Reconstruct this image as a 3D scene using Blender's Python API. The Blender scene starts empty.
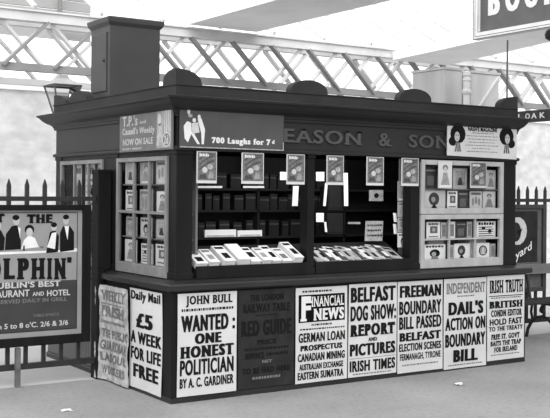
import bpy, math, random
random.seed(7)
PI = math.pi
scene = bpy.context.scene
COL = scene.collection

# ------------------------------------------------------------------ camera model
F = 1016.0; YAW = math.radians(33.4); TH = .0085; CX = 275.0; CY = 191.5; EYE = 1.685
CAM = (-3.7476, -7.1395, EYE)
_fw = (math.sin(YAW), math.cos(YAW), 0); _r0 = (math.cos(YAW), -math.sin(YAW), 0)
_c, _s = math.cos(TH), math.sin(TH)
_R = tuple(_r0[i]*_c + (0, 0, 1)[i]*_s for i in range(3))
_U = tuple(-_r0[i]*_s + (0, 0, 1)[i]*_c for i in range(3))


def at(u, v, ax, val):
    """measured photo point -> point on the real plane ax=val"""
    x = (u-CX)/F; y = -(v-CY)/F
    d = [_fw[i] + x*_R[i] + y*_U[i] for i in range(3)]
    i = 'XYZ'.index(ax); t = (val-CAM[i])/d[i]
    return tuple(CAM[k]+d[k]*t for k in range(3))


# ------------------------------------------------------------------ materials
def lin(v):
    v /= 255.0
    return v/12.92 if v <= .04045 else ((v+.055)/1.055)**2.4


def mat(name, g, rough=.7, var=.12, scale=6.0, stretch=(1, 1, 1), bump=0.0, spec=.3, detail=6.0, metal=0.0):
    m = bpy.data.materials.new(name); m.use_nodes = True
    nt = m.node_tree; N = nt.nodes; L = nt.links
    b = N['Principled BSDF']
    b.inputs['Roughness'].default_value = rough
    b.inputs['Metallic'].default_value = metal
    b.inputs['Specular IOR Level'].default_value = spec
    tc = N.new('ShaderNodeTexCoord'); mp = N.new('ShaderNodeMapping')
    mp.inputs['Scale'].default_value = stretch
    nz = N.new('ShaderNodeTexNoise'); nz.inputs['Scale'].default_value = scale; nz.inputs['Detail'].default_value = detail
    cr = N.new('ShaderNodeValToRGB')
    lo, hi = max(0, g*(1-var)), min(1, g*(1+var))
    cr.color_ramp.elements[0].position = .3; cr.color_ramp.elements[1].position = .7
    cr.color_ramp.elements[0].color = (lo, lo, lo, 1); cr.color_ramp.elements[1].color = (hi, hi, hi, 1)
    L.new(tc.outputs['Object'], mp.inputs['Vector']); L.new(mp.outputs['Vector'], nz.inputs['Vector'])
    L.new(nz.outputs['Fac'], cr.inputs['Fac']); L.new(cr.outputs['Color'], b.inputs['Base Color'])
    if bump:
        bp = N.new('ShaderNodeBump'); bp.inputs['Strength'].default_value = bump; bp.inputs['Distance'].default_value = .02
        L.new(nz.outputs['Fac'], bp.inputs['Height']); L.new(bp.outputs['Normal'], b.inputs['Normal'])
    return m


def glass(name, tint=.95, refl=.5, blend=.12):
    m = bpy.data.materials.new(name); m.use_nodes = True
    nt = m.node_tree; N = nt.nodes; L = nt.links
    N.remove(N['Principled BSDF'])
    o = N['Material Output']
    t = N.new('ShaderNodeBsdfTransparent'); t.inputs['Color'].default_value = (tint, tint, tint, 1)
    g = N.new('ShaderNodeBsdfGlossy'); g.inputs['Roughness'].default_value = .03
    g.inputs['Color'].default_value = (refl, refl, refl, 1)
    fr = N.new('ShaderNodeLayerWeight'); fr.inputs['Blend'].default_value = blend
    mx = N.new('ShaderNodeMixShader')
    L.new(fr.outputs['Fresnel'], mx.inputs['Fac']); L.new(t.outputs['BSDF'], mx.inputs[1]); L.new(g.outputs['BSDF'], mx.inputs[2])
    L.new(mx.outputs['Shader'], o.inputs['Surface'])
    return m


M = {}
M['wood'] = mat('dark_varnished_wood', .008, .5, .35, 5, (1, 1, .25), .05, .16)
M['wood2'] = mat('frieze_paint', .020, .5, .18, 4, (.4, .4, 1), .04, .22)
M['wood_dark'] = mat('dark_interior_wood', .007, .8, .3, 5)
M['rail'] = mat('ledge_wood', .018, .42, .3, 7, (.3, .3, 1), .05, .35)
M['panel'] = mat('lower_panel_wood', .011, .6, .3, 6, (1, 1, .2), .05)
M['end_lit'] = mat('lit_end_boards', .10, .8, .2, 6, (1, 6, .3))  # cabinet wood paled to carry the light falling on its end
M['lantern_roof'] = mat('lantern_roof_metal', .3, .6)
M['canopy'] = mat('pale_canopy_boards', .42, .8, .1, 2)
M['girder_m'] = mat('mid_painted_steel', .5, .7, .1, 3)
M['roof'] = mat('roof_felt', .09, .9)
M['parapet'] = mat('weathered_parapet', .022, .8, .2, 5)
M['frame'] = mat('window_frame_paint', .36, .55, .14, 9, (1, 1, .5))
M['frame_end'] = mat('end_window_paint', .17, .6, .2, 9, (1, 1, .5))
M['shelf'] = mat('shelf_wood', .16, .7)
M['letters'] = mat('frieze_letters', .06, .5, .1)
M['paper'] = mat('newsprint', .54, .9, .07, 5, bump=.15, spec=.1)
M['paper_old'] = mat('stained_newsprint', .36, .9, .35, 9, bump=.5)
M['white'] = mat('white_paper', .62, .85, .04, spec=.1)
M['card'] = mat('white_card', .9, .8, .02)
M['ink'] = mat('black_ink', .010, .8, .15, spec=.08)
M['ink_grey'] = mat('faded_ink', .14, .8, .2)
M['ink_mid'] = mat('grey_ink', .25, .8, .25, 20)
M['cover_mid'] = mat('grey_cover', .33, .6, .3, 30)
M['cover_lite'] = mat('pale_cover', .48, .6, .12, 25)
M['cover_dark'] = mat('dark_cover', .05, .6, .4, 25)
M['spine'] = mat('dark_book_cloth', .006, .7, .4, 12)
M['board_dark'] = mat('dark_bill_board', .024, .8, .25, 8, spec=.1)
M['board_ink'] = mat('dark_bill_ink', .009, .8, .2, spec=.1)
M['enamel'] = mat('grey_enamel', .06, .32, .12, 5, spec=.4)
M['cover_print'] = mat('grey_print', .13, .7, .4, 40)
M['glazing'] = mat('glazing_bar_paint', .72, .7)
M['pale'] = mat('dull_white_paint', .42, .8, .15)
M['enamel2'] = mat('pale_grey_enamel', .11, .5, .15, 8)
M['chalk'] = mat('chalk_white', .7, .8, .1)
M['iron'] = mat('black_iron', .022, .5, .3, 9, spec=.35)
M['iron_grey'] = mat('grey_iron', .1, .7, .2, 9)
M['dolphin_bg'] = mat('dolphin_mid_grey', .25, .7, .1, 4)
M['dolphin_low'] = mat('dolphin_dark_grey', .04, .7, .15, 4)
M['skin'] = mat('printed_skin', .42, .7, .1)
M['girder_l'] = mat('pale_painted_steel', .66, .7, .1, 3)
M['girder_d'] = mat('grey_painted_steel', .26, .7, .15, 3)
M['beam'] = mat('white_painted_beam', .97, .7, .08, 2)
M['sign_grey'] = mat('sign_grey', .09, .6, .1)
M['crate'] = mat('pale_crate_wood', .5, .8, .15, 5, (1, 1, .2))
M['seat_wood'] = mat('dark_seat_wood', .03, .8, .3, 6, spec=.1)
M['bench'] = mat('weathered_bench_wood', .14, .7, .3, 6, (.2, 1, 1), .1)
M['cupboard'] = mat('roof_cupboard_paint', .045, .5, .12, 3, spec=.3)
M['glass'] = glass('window_glass', .9, .7)
M['lampglass'] = glass('lamp_glass', .85, .8)
M['roofglass'] = glass('roof_glass', .98, .3, .04)
M['post'] = mat('black_post_wood', .008, .7, .3, 8, (1, 1, .2), spec=.12)
M['stake'] = mat('grey_stake', .12, .9, .3, 10)

# ------------------------------------------------------------------ mesh builder
WLOC = {}
GLY = {}


def glyphs(s, bold=0.0, serif=False):
    """outline of a line of type in a unit box; heavy faces get wider stems by printing the line thrice, shifted sideways"""
    key = (s, bold, serif)
    if key in GLY: return GLY[key]
    off = min(bold, .022); sh = max(0, bold-.010)*1.75
    cu = bpy.data.curves.new('tmp_text', 'FONT'); cu.body = s; cu.size = 1; cu.offset = off; cu.resolution_u = 3
    cu.space_character = 1+(sh*2+off)*1.35+(.07 if serif else 0); cu.fill_mode = 'FRONT'
    ob = bpy.data.objects.new('tmp_text', cu); COL.objects.link(ob)
    dg = bpy.context.evaluated_depsgraph_get(); dg.update()
    me = bpy.data.meshes.new_from_object(ob.evaluated_get(dg))
    V = [(v.co.x, v.co.y) for v in me.vertices]; P = [tuple(p.vertices) for p in me.polygons]
    bpy.data.objects.remove(ob); bpy.data.curves.remove(cu); bpy.data.meshes.remove(me)
    if sh > 0 and V:
        n = len(V); V0, P0 = V, P
        V = [(x, y, 0) for x, y in V0]+[(x-sh, y, 1) for x, y in V0]+[(x+sh, y, 2) for x, y in V0]
        P = P0+[tuple(i+n for i in p) for p in P0]+[tuple(i+2*n for i in p) for p in P0]
    elif V: V = [(x, y, 0) for x, y in V]
    if serif and V:
        cnt = {}
        for p in P:
            for k in range(len(p)):
                e = tuple(sorted((p[k], p[(k+1) % len(p)]))); cnt[e] = cnt.get(e, 0)+1
        flat = {}
        for (i, j), n in cnt.items():
            a, b = V[i], V[j]
            if n == 1 and abs(a[1]-b[1]) < .002 and .05 < abs(a[0]-b[0]) < .3:
                flat.setdefault(round(a[1], 2), []).append((min(a[0], b[0]), max(a[0], b[0]), a[1]))
        low = [k for k in flat if abs(k+off) < .012]
        high = [k for k in flat if k > .5]
        if high:
            hk = max(high, key=lambda k: len(flat[k])); high = [hk]
        for k in low+high:
            for l, r, y in flat[k]:
                q = (y, y+.07) if k in low else (y-.07, y)
                n0 = len(V); V += [(l-.055, q[0], 3+n0 % 3), (r+.055, q[0], 3+n0 % 3), (r+.055, q[1], 3+n0 % 3), (l-.055, q[1], 3+n0 % 3)]; P.append((n0, n0+1, n0+2, n0+3))
    if not V: V = [(0, 0, 0)]; P = []
    xs = [v[0] for v in V]; ys = [v[1] for v in V]
    x0, x1, y0, y1 = min(xs), max(xs), min(ys), max(ys)
    V = [((x-x0)/max(1e-6, x1-x0), (y-y0)/max(1e-6, y1-y0), l*.0005) for x, y, l in V]
    GLY[key] = (V, P)
    return GLY[key]


class MB:
    def __init__(s): s.v = []; s.f = []; s.m = []; s.mats = []; s.smooth = False

    def mi(s, m):
        m = M[m] if isinstance(m, str) else m
        if m not in s.mats: s.mats.append(m)
        return s.mats.index(m)

    def add(s, V, P, m):
        n = len(s.v); k = s.mi(m); s.v += [tuple(p) for p in V]
        for p in P: s.f.append(tuple(i+n for i in p)); s.m.append(k)
        return s

    def box(s, x0, x1, y0, y1, z0, z1, m):
        V = [(x, y, z) for z in (z0, z1) for y in (y0, y1) for x in (x0, x1)]
        return s.add(V, [(0, 2, 3, 1), (4, 5, 7, 6), (0, 1, 5, 4), (2, 6, 7, 3), (0, 4, 6, 2), (1, 3, 7, 5)], m)

    def hexa(s, b, t, m):
        """b, t: four points each, in order round"""
        return s.add(list(b)+list(t), [(3, 2, 1, 0), (4, 5, 6, 7), (0, 1, 5, 4), (1, 2, 6, 5), (2, 3, 7, 6), (3, 0, 4, 7)], m)

    def bar(s, p, q, w, h, m, up=(0, 0, 1)):
        from mathutils import Vector as Ve
        p, q = Ve(p), Ve(q); d = (q-p).normalized(); u = Ve(up)
        if abs(d.dot(u)) > .98: u = Ve((0, 1, 0))
        r = d.cross(u).normalized()*w/2; u2 = r.cross(d).normalized()*h/2
        return s.hexa([p-r-u2, p+r-u2, p+r+u2, p-r+u2], [q-r-u2, q+r-u2, q+r+u2, q-r+u2], m)

    def lathe(s, c, prof, m, n=16, sq=False):
        V = []; P = []
        for (r, z) in prof:
            for k in range(n):
                a = 2*PI*k/n + (PI/n if sq else 0); V.append((c[0]+r*math.cos(a), c[1]+r*math.sin(a), c[2]+z))
        for i in range(len(prof)-1):
            for k in range(n):
                a, b = i*n+k, i*n+(k+1) % n; P.append((a, b, b+n, a+n))
        P.append(tuple(reversed(range(n)))); P.append(tuple(range((len(prof)-1)*n, len(prof)*n)))
        return s.add(V, P, m)

    def tube(s, pts, r, m, n=8):
        from mathutils import Vector as Ve
        pts = [Ve(p) for p in pts]; V = []; P = []
        rs = r if isinstance(r, (list, tuple)) else [r]*len(pts)
        for i, p in enumerate(pts):
            d = (pts[min(i+1, len(pts)-1)]-pts[max(i-1, 0)]).normalized()
            u = Ve((0, 0, 1)) if abs(d.z) < .9 else Ve((0, 1, 0))
            a = d.cross(u).normalized(); b = a.cross(d).normalized()
            for k in range(n):
                t = 2*PI*k/n; V.append(p+(a*math.cos(t)+b*math.sin(t))*rs[i])
        for i in range(len(pts)-1):
            for k in range(n):
                x, y = i*n+k, i*n+(k+1) % n; P.append((x, y, y+n, x+n))
        P.append(tuple(reversed(range(n)))); P.append(tuple(range((len(pts)-1)*n, len(pts)*n)))
        return s.add(V, P, m)

    def ring(s, prof, rect, m, closed=False, right=1.0):
        """profile of (outward offset, z) run round a rectangle with mitred corners"""
        x0, x1, y0, y1 = rect; V = []; P = []
        for o, z in prof:
            q = o*right if o > 0 else o
            V += [(x0-o, y0-o, z), (x1+q, y0-o, z), (x1+q, y1+o, z), (x0-o, y1+o, z)]
        n = len(prof)
        for i in range(n-1 if not closed else n):
            j = (i+1) % n
            for k in range(4):
                l = (k+1) % 4; P.append((i*4+k, i*4+l, j*4+l, j*4+k))
        return s.add(V, P, m)

    def build(s, name, parent=None, smooth=False, bevel=0.0, origin=None):
        xs, ys, zs = zip(*s.v)
        o = origin or ((min(xs)+max(xs))/2, (min(ys)+max(ys))/2, min(zs))
        me = bpy.data.meshes.new(name)
        me.from_pydata([(x-o[0], y-o[1], z-o[2]) for x, y, z in s.v], [], s.f)
        for m in s.mats: me.materials.append(m)
        me.polygons.foreach_set('material_index', s.m)
        if smooth: me.polygons.foreach_set('use_smooth', [True]*len(me.polygons))
        me.update()
        ob = bpy.data.objects.new(name, me); COL.objects.link(ob)
        pl = WLOC[parent.name] if parent else (0, 0, 0)
        ob.location = tuple(o[i]-pl[i] for i in range(3)); WLOC[ob.name] = o
        if parent: ob.parent = parent
        if bevel:
            b = ob.modifiers.new('bevel', 'BEVEL'); b.width = bevel; b.segments = 2; b.limit_method = 'ANGLE'
        return ob


class Face(MB):
    """draws flat things (paper, signs) in panel space: a = along, o = outward, z = up"""
    def __init__(s, ax, val, warp=None):
        super().__init__(); s.ax = ax; s.val = val; s.warp = warp

    def w(s, a, o, z):
        if s.warp: o += s.warp(a, z)
        return (a, s.val-o, z) if s.ax == 'Y' else (s.val-o, -a, z)

    def px(s, u, v, o=0):
        p = at(u, v, s.ax, s.val-o)
        return (p[0], p[2]) if s.ax == 'Y' else (-p[1], p[2])

    def sheet(s, a0, a1, z0, z1, m, o=0.0, t=.003, na=1, nz=1):
        V = []; P = []
        for oo in (o, o+t):
            for j in range(nz+1):
                for i in range(na+1): V.append(s.w(a0+(a1-a0)*i/na, oo, z0+(z1-z0)*j/nz))
        K = (na+1)*(nz+1); q = lambda i, j, k=0: k*K+j*(na+1)+i
        for j in range(nz):
            for i in range(na):
                P.append((q(i, j, 1), q(i+1, j, 1), q(i+1, j+1, 1), q(i, j+1, 1)))
                P.append((q(i, j), q(i, j+1), q(i+1, j+1), q(i+1, j)))
        for i in range(na):
            P.append((q(i, 0), q(i+1, 0), q(i+1, 0, 1), q(i, 0, 1))); P.append((q(i, nz), q(i, nz, 1), q(i+1, nz, 1), q(i+1, nz)))
        for j in range(nz):
            P.append((q(0, j), q(0, j, 1), q(0, j+1, 1), q(0, j+1))); P.append((q(na, j), q(na, j+1), q(na, j+1, 1), q(na, j, 1)))
        return s.add(V, P, m)

    def rect(s, a0, a1, z0, z1, m, o=.0045):
        if s.warp:
            n = 8; V = [s.w(a0+(a1-a0)*i/n, o, z0+(z1-z0)*j/n) for j in range(n+1) for i in range(n+1)]
            return s.add(V, [(j*(n+1)+i, j*(n+1)+i+1, (j+1)*(n+1)+i+1, (j+1)*(n+1)+i) for j in range(n) for i in range(n)], m)
        return s.add([s.w(a0, o, z0), s.w(a1, o, z0), s.w(a1, o, z1), s.w(a0, o, z1)], [(0, 1, 2, 3)], m)

    def dashes(s, a0, a1, z0, z1, m, o=.0045, n=6):
        """a line of print too small to read"""
        w = (a1-a0)/n
        for k in range(n): s.rect(a0+w*k+w*.08, a0+w*(k+1)-w*(.12+.1*(k % 2)), z0, z1-(z1-z0)*.15*(k % 2), m, o)
        return s

    def poly(s, pts, m, o=.0045):
        return s.add([s.w(a, o, z) for a, z in pts], [tuple(range(len(pts)))], m)

    def ell(s, a, z, ra, rz, m, o=.005, n=14, t0=0, t1=2*PI):
        return s.poly([(a+ra*math.cos(t0+(t1-t0)*k/n), z+rz*math.sin(t0+(t1-t0)*k/n)) for k in range(n + (0 if t1-t0 > 6.2 else 1))], m, o)

    def text(s, t, a0, a1, z0, z1, m='ink', bold=.03, serif=False, o=.005, depth=0):
        V, P = glyphs(t, bold, serif)
        f = lambda oo: [s.w(a0+(a1-a0)*x, oo+l, z0+(z1-z0)*y) for x, y, l in V]
        s.add(f(o), P, m)
        if depth:
            cnt = {}
            for p in P:
                for k in range(len(p)):
                    i, j = p[k], p[(k+1) % len(p)]; cnt.setdefault((min(i, j), max(i, j)), []).append((i, j))
            n = len(V)
            s.add(f(o)+f(o-depth), [(e[0][1], e[0][0], e[0][0]+n, e[0][1]+n) for e in cnt.values() if len(e) == 1], m)
        return s


def tag(o, label=None, cat=None, group=None, kind=None):
    if label: o['label'] = label
    if cat: o['category'] = cat
    if group: o['group'] = group
    if kind: o['kind'] = kind
    return o


def thing(name, label, cat, loc, group=None):
    o = bpy.data.objects.new(name, None); COL.objects.link(o); o.location = loc; WLOC[o.name] = tuple(loc)
    o.empty_display_size = .1
    return tag(o, label, cat, group)


def dup(o, loc, parent=None):
    c = o.copy(); COL.objects.link(c)
    if parent: c.parent = parent
    c.location = loc
    return c


# ================================================================== SETTING
# platform floor
m = mat('platform_concrete', .25, .95, .22, .8, bump=.12, detail=9)
nt = m.node_tree
_N, _L = nt.nodes, nt.links
n2 = _N.new('ShaderNodeTexNoise'); n2.inputs['Scale'].default_value = 26; n2.inputs['Detail'].default_value = 4
mxr = _N.new('ShaderNodeMix'); mxr.data_type = 'RGBA'; mxr.blend_type = 'MULTIPLY'; mxr.inputs['Factor'].default_value = .55
cr2 = _N.new('ShaderNodeValToRGB'); cr2.color_ramp.elements[0].position = .25; cr2.color_ramp.elements[1].position = .5
cr2.color_ramp.elements[0].color = (.55, .55, .55, 1)
src = [l for l in _L if l.to_socket.name == 'Base Color'][0].from_socket
geo = _N.new('ShaderNodeTexCoord')
_L.new(geo.outputs['Object'], n2.inputs['Vector']); _L.new(n2.outputs['Fac'], cr2.inputs['Fac'])
_L.new(src, mxr.inputs[6]); _L.new(cr2.outputs['Color'], mxr.inputs[7])
_L.new(mxr.outputs[2], _N['Principled BSDF'].inputs['Base Color'])
M['floor'] = m
tag(MB().box(-14, 22, -12, 1.30, -.12, 0, 'floor').build('floor'), kind='structure')
M['floor_daylit'] = mat('daylit_floor', .4, .9, .08, 1.5, bump=.1)  # floor beyond the fence, open daylight there painted in as a paler tone
tag(MB().box(-14, 22, 1.30, 11, -.12, 0, 'floor_daylit').build('floor'), kind='structure')

# limewashed stone wall behind the platform
mw = mat('limewashed_stone', .68, .95, .16, 3.6, (1, 1, 1.6), bump=.5, detail=10)
M['wall'] = mw
WY = 9.0
wz = at(20, 90, 'Y', WY)[2]
tag(MB().box(-14, 22, WY, WY+.4, 0, wz, 'wall').build('wall_back'), kind='structure')
tag(MB().box(-14, 22, WY-.06, WY+.5, wz, wz+.1, 'beam').build('trim_1'), kind='structure')

# glass roof slope rising behind the girder, with glazing bars
GY = 4.5
gz0, gz1 = 3.85, 7.3
tag(MB().add([(-12, GY, gz0), (22, GY, gz0), (22, 11, gz1), (-12, 11, gz1)], [(0, 1, 2, 3)], 'roofglass').build('ceiling'), kind='structure')
mb = MB()
for k in range(34):
    x = -8+k*.85
    mb.bar((x, GY, gz0), (x, 11, gz1), .035, .05, 'glazing')
tag(mb.build('trim_2'), kind='structure')


# lattice girder across the station behind the kiosk
def girder(label, Y, ztop, zbot, x0, x1, pitch, mid, mats, off=0.0, th=(.13, .09), bw=.095):
    g = thing('lattice_girder', label, 'girder', ((x0+x1)/2, Y, zbot))
    b = MB().box(x0, x1, Y-.07, Y+.07, ztop, ztop+th[0], mats[0])
    b.box(x0, x1, Y-.10, Y+.10, ztop+th[0]-.02, ztop+th[0], mats[0])
    b.build('top_chord', g)
    MB().box(x0, x1, Y-.05, Y+.05, zbot, zbot+th[1], mats[1]).build('bottom_chord', g)
    h = ztop-(zbot+th[1]*.5)
    n = int((x1-x0)/pitch)
    protos = {}
    for k in range(n):
        x = x0+off+k*pitch
        if x+h > x1 - .05: continue
        for fam in (0, 1):
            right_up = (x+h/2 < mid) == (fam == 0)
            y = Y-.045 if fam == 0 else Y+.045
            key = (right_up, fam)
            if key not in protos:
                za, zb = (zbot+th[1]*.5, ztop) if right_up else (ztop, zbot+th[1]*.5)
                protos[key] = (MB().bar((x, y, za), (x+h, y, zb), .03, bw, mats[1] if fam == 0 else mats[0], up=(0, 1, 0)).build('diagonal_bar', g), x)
            else:
                p, xp = protos[key]
                dup(p, (p.location.x+x-xp, p.location.y, p.location.z), g)
    return g


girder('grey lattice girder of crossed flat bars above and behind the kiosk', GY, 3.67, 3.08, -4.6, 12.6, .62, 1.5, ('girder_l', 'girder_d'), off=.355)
girder('paler lattice girder further back under the glass roof', 7.2, 4.05, 3.2, -4.0, 16.0, .95, 30, ('girder_m', 'girder_m'), bw=.12)
# wide flat beams running from the girder out over the platform
tag(MB().box(2.48, 3.53, -7, GY-.12, 3.82, 3.88, 'beam').build('roof_beam'), 'wide white roof beam rising over the middle of the kiosk towards the viewer', 'beam')
XA, XB = 5.9, 7.0
pa, pb = at(430, 52, 'X', XA), at(550, 26, 'X', XA)
pc, pd = at(450, 65, 'X', XB), at(550, 42, 'X', XB)
def ext(p, q, y):
    t = (y-p[1])/(q[1]-p[1]); return (p[0], y, p[2]+(q[2]-p[2])*t)
a1, a2 = ext(pa, pb, GY-.12), ext(pa, pb, -2.5); b1, b2 = ext(pc, pd, GY-.12), ext(pc, pd, -2.5)
up = lambda p: (p[0], p[1], p[2]+.12)
tag(MB().hexa([a1, b1, b2, a2], [up(a1), up(b1), up(b2), up(a2)], 'beam').build('roof_beam'), 'wide white roof beam at the right passing under the hanging BOOK sign', 'beam')
# grey canopy boards and hangers at upper left
far = Face('Y', 8.4)
a0, z0 = far.px(-60, 29); a1_, z1 = far.px(91, -6)
mb = MB()
for k in range(5):
    zz0 = z0+(z1-z0)*k/5; mb.box(a0, a1_, 8.4, 8.46, zz0+.015, z0+(z1-z0)*(k+1)/5, 'canopy')
tag(mb.build('canopy_board'), 'pale boarded canopy front beyond the girder at the upper left', 'canopy')
hx = at(60, 10, 'Y', 8.2)
tag(MB().box(hx[0]-.03, hx[0]+.03, 8.17, 8.23, at(60, 27, 'Y', 8.2)[2], 5.6, 'girder_d').box(hx[0]-.05, at(91, 27, 'Y', 8.2)[0], 8.15, 8.25, at(60, 27, 'Y', 8.2)[2]-.05, at(60, 26, 'Y', 8.2)[2], 'girder_d').build('roof_hanger'), 'thin grey roof hanger with a horizontal foot beside the tall roof cupboard', 'hanger')

# ================================================================== KIOSK
XL, XR, YF, YB = .05, 3.89, .05, 2.64           # upper walls
RU = (XL, XR, YF, YB)
LZ = .975                                        # ledge top
OT = 2.01                                        # top of openings
K = thing('newspaper_kiosk', 'dark wooden railway newspaper kiosk with open hatches, glazed displays and carved frieze', 'kiosk', (2, 1.3, 0))
# lower cabinet
mb = MB().box(0, 3.96, 0, 2.69, 0, .885, 'panel')
mb.build('lower_cabinet', K)
MB().ring([(0, 0), (.012, 0), (.012, .042), (.004, .05), (0, .05)], (0, 3.96, 0, 2.69), 'rail').build('plinth', K)
for (x, y, w, d) in ((0, 0, .022, .11), ):
    MB().box(-.006, .002, 1.42, 2.67, .06, .87, 'end_lit').build('lit_end_panel', K)  # thin skin added to lighten the cabinet end, light put into its colour
    MB().box(-.012, .03, -.012, .13, .05, .885, 'wood').box(-.02, .012, -.02, .012, .05, .885, 'wood').build('corner_stile', K, bevel=.004)
MB().box(3.93, 3.972, -.012, .1, .05, .885, 'wood').build('corner_stile', K)
# ledge
MB().ring([(-.05, .87), (.0, .87), (.02, .885), (.05, .89), (.06, .9), (.06, .935), (.05, .945), (.0, .955), (-.06, LZ), (-.08, LZ)], (0, 3.96, 0, 2.69), 'rail').build('ledge', K)
MB().box(XL-.01, XR+.01, YF-.01, YB, .93, .972, 'wood').build('counter', K)
# frieze / cornice / parapet / roof
MB().ring([(-.05, OT), (.02, OT), (.025, OT+.012), (.025, OT+.025), (.008, OT+.035), (0, OT+.04), (0, 2.285), (-.05, 2.285)], RU, 'wood2', True).build('frieze', K)
prof = [(-.05, 2.28), (.018, 2.28), (.018, 2.3), (.026, 2.305), (.03, 2.32), (.05, 2.335), (.08, 2.35), (.11, 2.375), (.135, 2.405), (.15, 2.413), (.155, 2.43), (.06, 2.445), (-.05, 2.445)]
MB().ring(prof, RU, 'wood2', True, .3).build('cornice', K)
MB().ring([(.0, 2.44), (.02, 2.44), (.02, 2.525), (.028, 2.527), (.028, 2.537), (-.06, 2.537), (-.06, 2.44)], RU, 'parapet', True, 0).build('parapet', K)
MB().box(XL+.01, XR-.01, YF+.01, YB-.01, 2.45, 2.5, 'roof').build('roof', K)


# scroll-topped antefixes on the parapet
def antefix(kind, ax, c, w, h=.12, fold=None):
    y0, y1 = .02, .10                                # depth of the slab
    z = 2.535
    if kind == 'half': pts = [(c-w/2*math.cos(PI*k/18), z+h*math.sin(PI*k/18)**.8) for k in range(19)]
    elif kind == 'right': pts = [(c, z)]+[(c+w*math.cos(PI/2*k/10), z+h*math.sin(PI/2*k/10)**.8) for k in range(11)]
    else: pts = [(c, z)]+[(c-w*math.cos(PI/2*k/10), z+h*math.sin(PI/2*k/10)**.8) for k in range(10, -1, -1)]
    if kind == 'right': pts = pts[:1]+pts[1:]
    mb = MB(); n = len(pts)
    conv = (lambda a, d: (a, YF-.02+d)) if ax == 'Y' else (lambda a, d: (XL-.02+d, a))
    V = [(*conv(a, 0), zz) for a, zz in pts]+[(*conv(a, .08), zz) for a, zz in pts]
    P = [tuple(range(n)), tuple(range(2*n-1, n-1, -1))]+[(i, i+n, (i+1) % n+n, (i+1) % n) for i in range(n)]
    return mb.add(V, P, 'parapet')


MBa = antefix('right', 'Y', XL-.02, .235, .125)
MBa.build('antefix', K)
antefix('right', 'X', YF-.02+.081, .15, .118).build('antefix', K)
h1 = antefix('half', 'Y', 1.33, .39, .115).build('antefix', K)
dup(h1, (2.54-WLOC[K.name][0], h1.location.y, h1.location.z), K)
antefix('left', 'Y', 3.885, .24, .12).build('antefix', K)
antefix('half', 'X', 2.05, .42, .1).build('antefix', K)
antefix('left', 'X', 2.66, .3, .1).build('antefix', K)

# posts
def post(x0, x1, y0, y1, name='pilaster', m='wood'):
    mb = MB().box(x0, x1, y0, y1, LZ-.004, OT+.004, m)
    mb.box(x0-.008, x1+.008, y0-.008, y1+.008, LZ-.004, LZ+.05, m).box(x0-.008, x1+.008, y0-.008, y1+.008, OT-.035, OT+.002, m)
    return mb.build(name, K, bevel=.004)
post(XL, .2, YF, .18, 'corner_post')
post(1.335, 1.405, YF, .17, 'mullion')
post(2.51, 2.615, YF, .17)
post(3.70, XR, YF, .2)
post(XL, .17, 1.15, 1.46)
post(XL, .17, 2.48, YB)
# plain walls at the back and right
MB().box(.17, XR, YB-.05, YB, LZ, OT, 'wood').build('back_wall', K)
MB().box(XR-.05, XR, .2, YB-.05, LZ, OT, 'wood').build('side_wall', K)
# ceiling inside + partitions behind the window displays (dark)
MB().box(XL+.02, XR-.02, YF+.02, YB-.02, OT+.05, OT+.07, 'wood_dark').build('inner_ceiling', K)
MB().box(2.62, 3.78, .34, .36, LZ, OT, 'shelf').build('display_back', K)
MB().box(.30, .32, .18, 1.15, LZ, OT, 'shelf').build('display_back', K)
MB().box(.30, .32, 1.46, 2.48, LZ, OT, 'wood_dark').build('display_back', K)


def win(ax, val, a0, a1, z0, z1, fw, vert, horiz, sill=None, mw=.022, panename='glass_pane', fm='frame'):
    """framed window as a part of the kiosk; muntins are sub-parts, the glass one more"""
    f = Face(ax, val)
    s = sill or fw
    d = .04
    for r in ((a0, a0+fw, z0, z1), (a1-fw, a1, z0, z1), (a0+fw, a1-fw, z0, z0+s), (a0+fw, a1-fw, z1-fw, z1)):
        f.sheet(*r, fm, o=-.02, t=d)
    fo = f.build('window_frame', K, bevel=.003)
    for v in vert:
        g = Face(ax, val); g.sheet(v-mw/2, v+mw/2, z0+s, z1-fw, fm, o=-.012, t=.026); g.build('glazing_bar', fo)
    for h in horiz:
        g = Face(ax, val); g.sheet(a0+fw, a1-fw, h-mw/2, h+mw/2, fm, o=-.0125, t=.027); g.build('glazing_bar', fo)
    g = Face(ax, val); g.rect(a0+fw*.6, a1-fw*.6, z0+s*.6, z1-fw*.6, 'glass', o=-.004); g.build(panename, fo)
    return fo


MB().box(XL+.002, XL+.1, .18, 2.48, 1.962, 2.012, 'wood').build('lintel', K)
# left face windows (a = -Y)
W1 = (-1.15, -.18)
w = (W1[1]-W1[0]-.1)/3
win('X', XL, -1.15, -.18, LZ, 1.965, .036, [W1[0]+.05+w, W1[0]+.05+2*w], [1.50], sill=.085, fm='frame_end')
win('X', XL, -2.48, -1.46, LZ, 1.965, .036, [-2.14, -1.80], [1.50], sill=.085, fm='frame_end')
# right display: two framed cases one above the other
win('Y', YF, 2.62, 3.70, 1.485, 1.995, .045, [], [], sill=.055)
win('Y', YF, 2.62, 3.70, .975, 1.480, 0.045, [2.985, 3.325], [1.245], sill=.08, mw=.016)
# display shelves
for z in (1.525, 1.725, 1.243, 1.045):
    MB().box(2.66, 3.66, YF+.03, .33, z-.012, z, 'shelf').build('display_shelf', K)
for z in (1.06, 1.285, 1.495, 1.74):
    MB().box(XL+.035, .29, .2, 1.13, z-.012, z, 'shelf').build('display_shelf', K)
for z in (1.06, 1.495):
    MB().box(XL+.035, .29, 1.48, 2.46, z-.012, z, 'shelf').build('display_shelf', K)

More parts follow.
